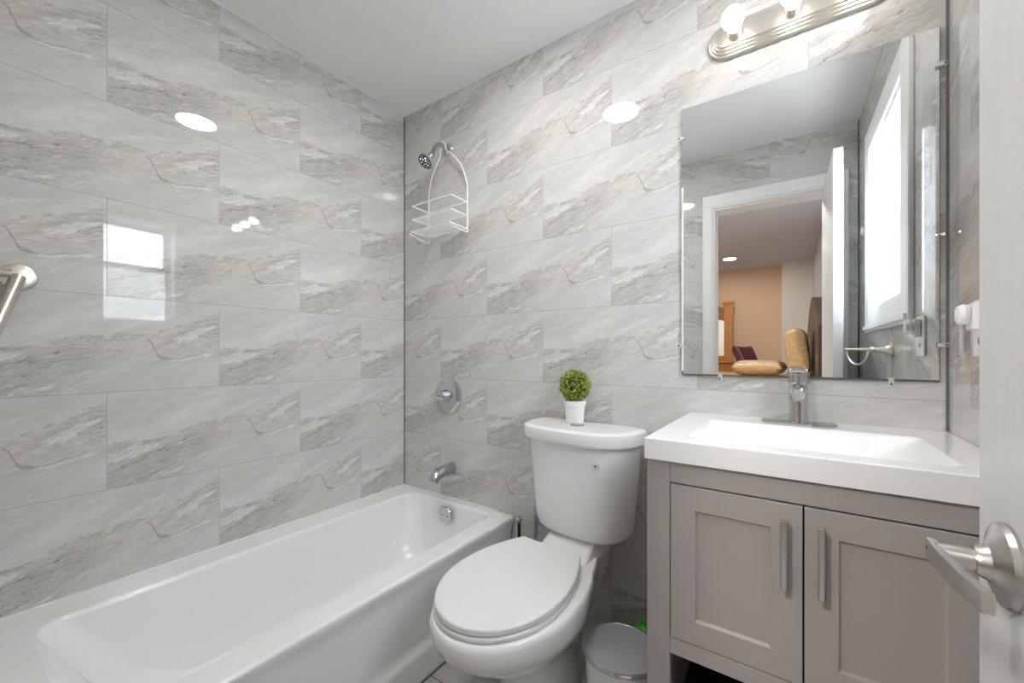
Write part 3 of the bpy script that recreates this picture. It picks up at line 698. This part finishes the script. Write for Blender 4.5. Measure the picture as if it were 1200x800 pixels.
# faucet
fx, fy, fz = .008, 1.405, CZ1
t = thing('faucet', 'chrome single-handle faucet on a long oval deck plate', 'faucet', (fx, fy, fz))
bm = new(); hw = .088
loft(bm, [rrect(fx-hw, fx+hw, fy-.027, fy+.027, .0265, fz+.0003, 10), rrect(fx-hw, fx+hw, fy-.027, fy+.027, .0265, fz+.004, 10), rrect(fx-hw+.003, fx+hw-.003, fy-.024, fy+.024, .0235, fz+.006, 10)])
obj('deck_plate', bm, M_CHROMED, t)
bm = new(); lathe(bm, [(.001, .005), (.0265, .005), (.026, .012), (.0235, .03), (.0225, .06), (.0225, .108), (.020, .113), (.001, .113)], (fx, fy, fz), (0, 0, 1), 40)
body = obj('body', bm, M_CHROME, t)
bm = new(); tube(bm, [(fx, fy-.005, fz+.096), (fx, fy-.05, fz+.095), (fx, fy-.085, fz+.093), (fx, fy-.105, fz+.090)], [.020, .0185, .0165, .015], 24)
spout = obj('spout', bm, M_CHROME, t)
obj('aerator', lathe(new(), [(.001, 0), (.010, 0), (.010, .010), (.001, .010)], (fx, fy-.092, fz+.072), (0, 0, 1), 20), M_STEEL, spout)
bm = new(); lathe(bm, [(.001, .114), (.024, .114), (.0255, .119), (.0255, .143), (.023, .150), (.001, .152)], (fx, fy, fz), (0, 0, 1), 40)
hb_ = obj('handle_hub', bm, M_CHROME, t)
box(bm := new(), fx-.0215, fx+.0215, fy-.075, fy+.018, fz+.1485, fz+.1585, .004); obj('lever', bm, M_CHROME, hb_)

# ------------------------------------------------------------------ wall mirror (turned half a degree, held by clips)
mx0, mx1, mz0, mz1 = -.3176, .3055, 1.032, 1.943
t = thing('wall_mirror', 'large frameless rectangular mirror over the sink', 'mirror', ((mx0+mx1)/2, D-.004, mz0), math.radians(.5))
hw = (mx1-mx0)/2; hh = mz1-mz0
obj('mirror_glass', box(new(), -hw, hw, -.004, -.001, 0, hh), M_MIRROR, t, False, local=True)
bm = new(); box(bm, -hw, hw, -.0046, -.001, -.004, .0015); box(bm, hw, hw+.0012, -.0046, -.001, 0, hh*.999); obj('dark_edge', bm, M_MEDGE, t, False, local=True)
bm = new(); box(bm, -hw-.001, -hw+.0045, -.0046, -.001, .012, hh-.27); obj('bright_edge', bm, M_MLITE, t, False, local=True)
bm = new(); box(bm, -hw, -hw+.0045, -.0047, -.0011, .0, .0115); obj('chipped_corner', bm, M_MEDGE, t, False, local=True)
def clip(x, z, side, label):
    tt = thing('mirror_clip', label, 'clip', (x, D, z), 0, 'clips holding the mirror')
    bm = new()
    if side == 0: box(bm, x-.006, x+.006, D-.014, D-.0005, z-.014, z+.001, .002); box(bm, x-.006, x+.006, D-.014, D-.0115, z, z+.008, .001)
    else:
        s = side; box(bm, x-.006, x+.006, D-.015, D-.0005, z-.006, z+.006, .002)
        box(bm, min(x, x+s*.014), max(x, x+s*.014), D-.016, D-.013, z-.0055, z+.0055, .001)
    obj('clip_body', bm, M_CLIP, tt); xs = x if side == 0 else x-side*.002; zs = z-.008 if side == 0 else z
    obj('screw', lathe(new(), [(.001, 0), (.003, 0), (.0025, .001), (.001, .001)], (xs, D-.0145, zs), (0, -1, 0), 10), M_DARKN, tt)
clip(-.200, mz0-.004, 0, 'clear clip under the bottom left of the mirror')
clip(.213, mz0-.004, 0, 'clear clip under the bottom right of the mirror')
clip(mx1+.007, 1.842, -1, 'clear clip high on the right edge of the mirror')
clip(mx1+.009, 1.124, -1, 'clear clip low on the right edge of the mirror')
clip(mx0-.006, 1.843, 1, 'clear clip high on the left edge of the mirror')
clip(mx0-.007, 1.13, 1, 'clear clip low on the left edge of the mirror')

# ------------------------------------------------------------------ vanity light bar
bx0, bx1, bz = -.236, .232, 2.118
t = thing('vanity_light', 'brushed nickel vanity light bar with lit globe bulbs above mirror', 'wall light', ((bx0+bx1)/2, D, bz))
def rz(x0, x1, z0, z1, r_, y): return [(p[0], y, p[1]) for p in rrect(x0, x1, z0, z1, r_, 0, 10)]
bm = new(); h2 = .055
prof = [(0, D-.0005), (0, D-.010), (.003, D-.013), (.008, D-.014), (.010, D-.020), (.015, D-.021), (.017, D-.027), (.022, D-.028), (.024, D-.033), (.027, D-.034)]
loft(bm, [rz(bx0+i, bx1-i, bz-h2+i, bz+h2-i, min(.054, h2-.001)-i, y) for i, y in prof])
obj('back_plate', bm, M_NICKELW, t, True, 25)
for x in (-.153, -.003, .147):
    obj('socket', lathe(new(), [(.001, 0), (.021, 0), (.022, .004), (.0205, .03), (.001, .03)], (x, D-.033, bz), (0, -1, 0), 32), M_NICKELW, t)
    bm = new(); lathe(bm, [(.001, .028), (.014, .028), (.016, .036), (.024, .046), (.0295, .058), (.0310, .070), (.0290, .083), (.022, .094), (.012, .100), (.001, .102)], (x, D-.033, bz), (0, -1, 0), 32)
    obj('bulb', bm, M_EBULB, t)

# ------------------------------------------------------------------ right wall: towel ring, switch plate with plug-in light
ty, tz = .838, 1.118
t = thing('towel_ring', 'brushed nickel towel ring on the right wall reflected in mirror', 'towel ring', (XR, ty, tz))
obj('post', lathe(new(), [(.001, 0), (.027, 0), (.0275, .004), (.019, .012), (.010, .026), (.008, .045), (.008, .052), (.011, .055), (.011, .066), (.001, .068)], (XR-.0005, ty, tz), (-1, 0, 0), 32), M_NICKELW, t)
e0 = Vector((XR-.060, ty-.002, tz)); e1 = Vector((.193, ty-.110, tz+.003))
obj('arm', tube(new(), [e0, e1], [.0065, .005], 12), M_NICKELW, t)
dd = (e1-e0)
ringp = [e0+dd*.15+dd*.82*(.5+.5*math.cos(a_))+Vector((0, 0, .062*math.sin(a_))) for a_ in [math.radians(d_) for d_ in range(-180, 1, 12)]]
obj('ring', tube(new(), ringp, .0042, 10), M_NICKELW, t)
sy0, sy1, sz0, sz1 = 1.205, 1.285, 1.095, 1.215
t = thing('outlet_plate', 'white outlet plate on the right wall beside the mirror', 'outlet', (XR, (sy0+sy1)/2, sz0))
obj('cover_plate', box(new(), XR-.007, XR-.0003, sy0, sy1, sz0, sz1, .002), M_PLATE, t)
bm = new()
for z in (1.127,): 
    box(bm, XR-.0078, XR-.006, 1.238, 1.241, z-.006, z+.006); box(bm, XR-.0078, XR-.006, 1.250, 1.253, z-.006, z+.006)
obj('socket_slots', bm, M_DARKN, t, False)
t = thing('night_light', 'white rounded plug-in light in the right wall outlet', 'night light', (XR-.007, 1.245, 1.165))
obj('plug_body', box(new(), XR-.024, XR-.0072, 1.222, 1.268, 1.150, 1.208, .006), M_PLATE, t)
obj('rounded_shade', lathe(new(), [(.001, 0), (.020, .001), (.022, .008), (.018, .016), (.001, .020)], (XR-.024, 1.245, 1.184), (-1, 0, 0), 28), M_PLATE, t)

# ------------------------------------------------------------------ bedroom seen in the mirror
t = thing('dresser', 'honey oak dresser against the peach bedroom wall', 'dresser', (-1.15, -4.0, 0))
obj('carcass', box(new(), -1.80, -.56, -4.235, -3.80, 0, .97, .006), M_OAK, t)
obj('dresser_top', box(new(), -1.83, -.53, -4.24, -3.77, .97, 1.0, .008), M_OAK, t)
for i in range(3):
    for x0 in (-1.77, -1.17):
        d = obj('drawer', box(new(), x0, x0+.57, -3.80, -3.785, .06+.3*i, .33+.3*i, .004), M_OAK, t)
        obj('knob', lathe(new(), [(.001, 0), (.008, 0), (.006, .01), (.014, .018), (.001, .024)], (x0+.285, -3.785, .195+.3*i), (0, 1, 0), 14), M_OAKD, d)
t = thing('dresser_mirror', 'oak framed mirror with carved crest standing on the dresser', 'mirror', (-1.15, -4.1, 1.0))
bm = new(); box(bm, -1.64, -1.52, -4.13, -4.07, 1.0, 1.88, .006); box(bm, -.80, -.68, -4.13, -4.07, 1.0, 1.88, .006)
box(bm, -1.66, -1.50, -4.15, -4.05, 1.88, 1.92, .006); box(bm, -.82, -.66, -4.15, -4.05, 1.88, 1.92, .006); box(bm, -1.52, -.80, -4.13, -4.07, 1.0, 1.08, .006)
obj('frame', bm, M_OAK, t)
n = 16; top = [(-1.52+.72*k/n, 1.80+.16*math.sin(PI*k/n)) for k in range(n+1)]; bot = [(-1.52+.72*k/n, 1.62+.06*math.sin(PI*k/n)) for k in range(n+1)]
bm = new(); loft(bm, [[(x, y, z) for x, z in top+bot[::-1]] for y in (-4.12, -4.08)]); obj('carved_crest', bm, M_OAKD, t)
obj('mirror_glass', box(new(), -1.52, -.80, -4.115, -4.10, 1.08, 1.65), M_MIRROR, t, False)

t = thing('bed', 'bed with dark upholstered headboard against the bedroom side wall', 'bed', (-.80, -2.2, 0))
obj('bed_base', box(new(), -1.85, .20, -3.15, -1.30, .10, .45, .02), M_OAKD, t)
for x in (-1.78, .12):
    for y in (-3.07, -1.38): obj('leg', box(new(), x-.04, x+.04, y-.04, y+.04, 0, .10, .004), M_OAKD, t)
obj('mattress', box(new(), -1.83, .20, -3.13, -1.32, .45, .80, .06, 4), M_BWHITE, t)
bm = new(); box(bm, -1.87, .19, -3.17, -1.28, .50, .865, .05, 4); obj('bedspread', bm, M_GOLD, t)
bm = new(); n = 20; top = [(-3.2+1.95*k/n, 1.35+.33*math.sin(PI*k/n)) for k in range(n+1)]
loft(bm, [[(x, y, z) for y, z in top]+[(x, -1.25, .1), (x, -3.2, .1)] for x in (.21, .275)]); obj('headboard', bm, M_DARKW, t, False)
def pillow(name, label, c, sz, rot, m, pinch=.25):
    bm = new(); n = 16; rings = []
    M = Matrix.Translation(c) @ Matrix.Rotation(rot[2], 4, 'Z') @ Matrix.Rotation(rot[1], 4, 'Y') @ Matrix.Rotation(rot[0], 4, 'X')
    V = {}
    for side in (1, -1):
        for i in range(n+1):
            for j in range(n+1):
                u, v = 2*i/n-1, 2*j/n-1
                hgt = ((1-u**6)*(1-v**6))**.5
                k = 1-.10*(1-abs(u)**2)*abs(v)**3; l = 1-.10*(1-abs(v)**2)*abs(u)**3
                edge = i in (0, n) or j in (0, n)
                key = (i, j, 0 if edge else side)
                if key in V: continue
                V[key] = bm.verts.new(M @ Vector((u*l*sz[0]/2, v*k*sz[1]/2, side*hgt*sz[2]/2)))
        g = lambda i, j: V[(i, j, 0 if i in (0, n) or j in (0, n) else side)]
        for i in range(n):
            for j in range(n): bm.faces.new((g(i, j), g(i+1, j), g(i+1, j+1), g(i, j+1)))
    bmesh.ops.recalc_face_normals(bm, faces=bm.faces)
    o = obj(name, bm, m, None, True, 60); return tag(o, label, 'pillow')
pillow('pillow', 'gold patterned pillow standing upright against the headboard', (.083, -2.12, 1.122), (.50, .62, .20), (0, math.radians(84), 0), M_GOLD)
pillow('pillow', 'gold patterned pillow lying flat in front of the upright one', (-.25, -2.30, .955), (.48, .60, .16), (0, 0, .1), M_GOLD)
pillow('pillow', 'dark maroon cushion leaning at the far side of the bed', (-.42, -2.95, 1.045), (.36, .36, .12), (0, math.radians(66), .5), M_MAROON)
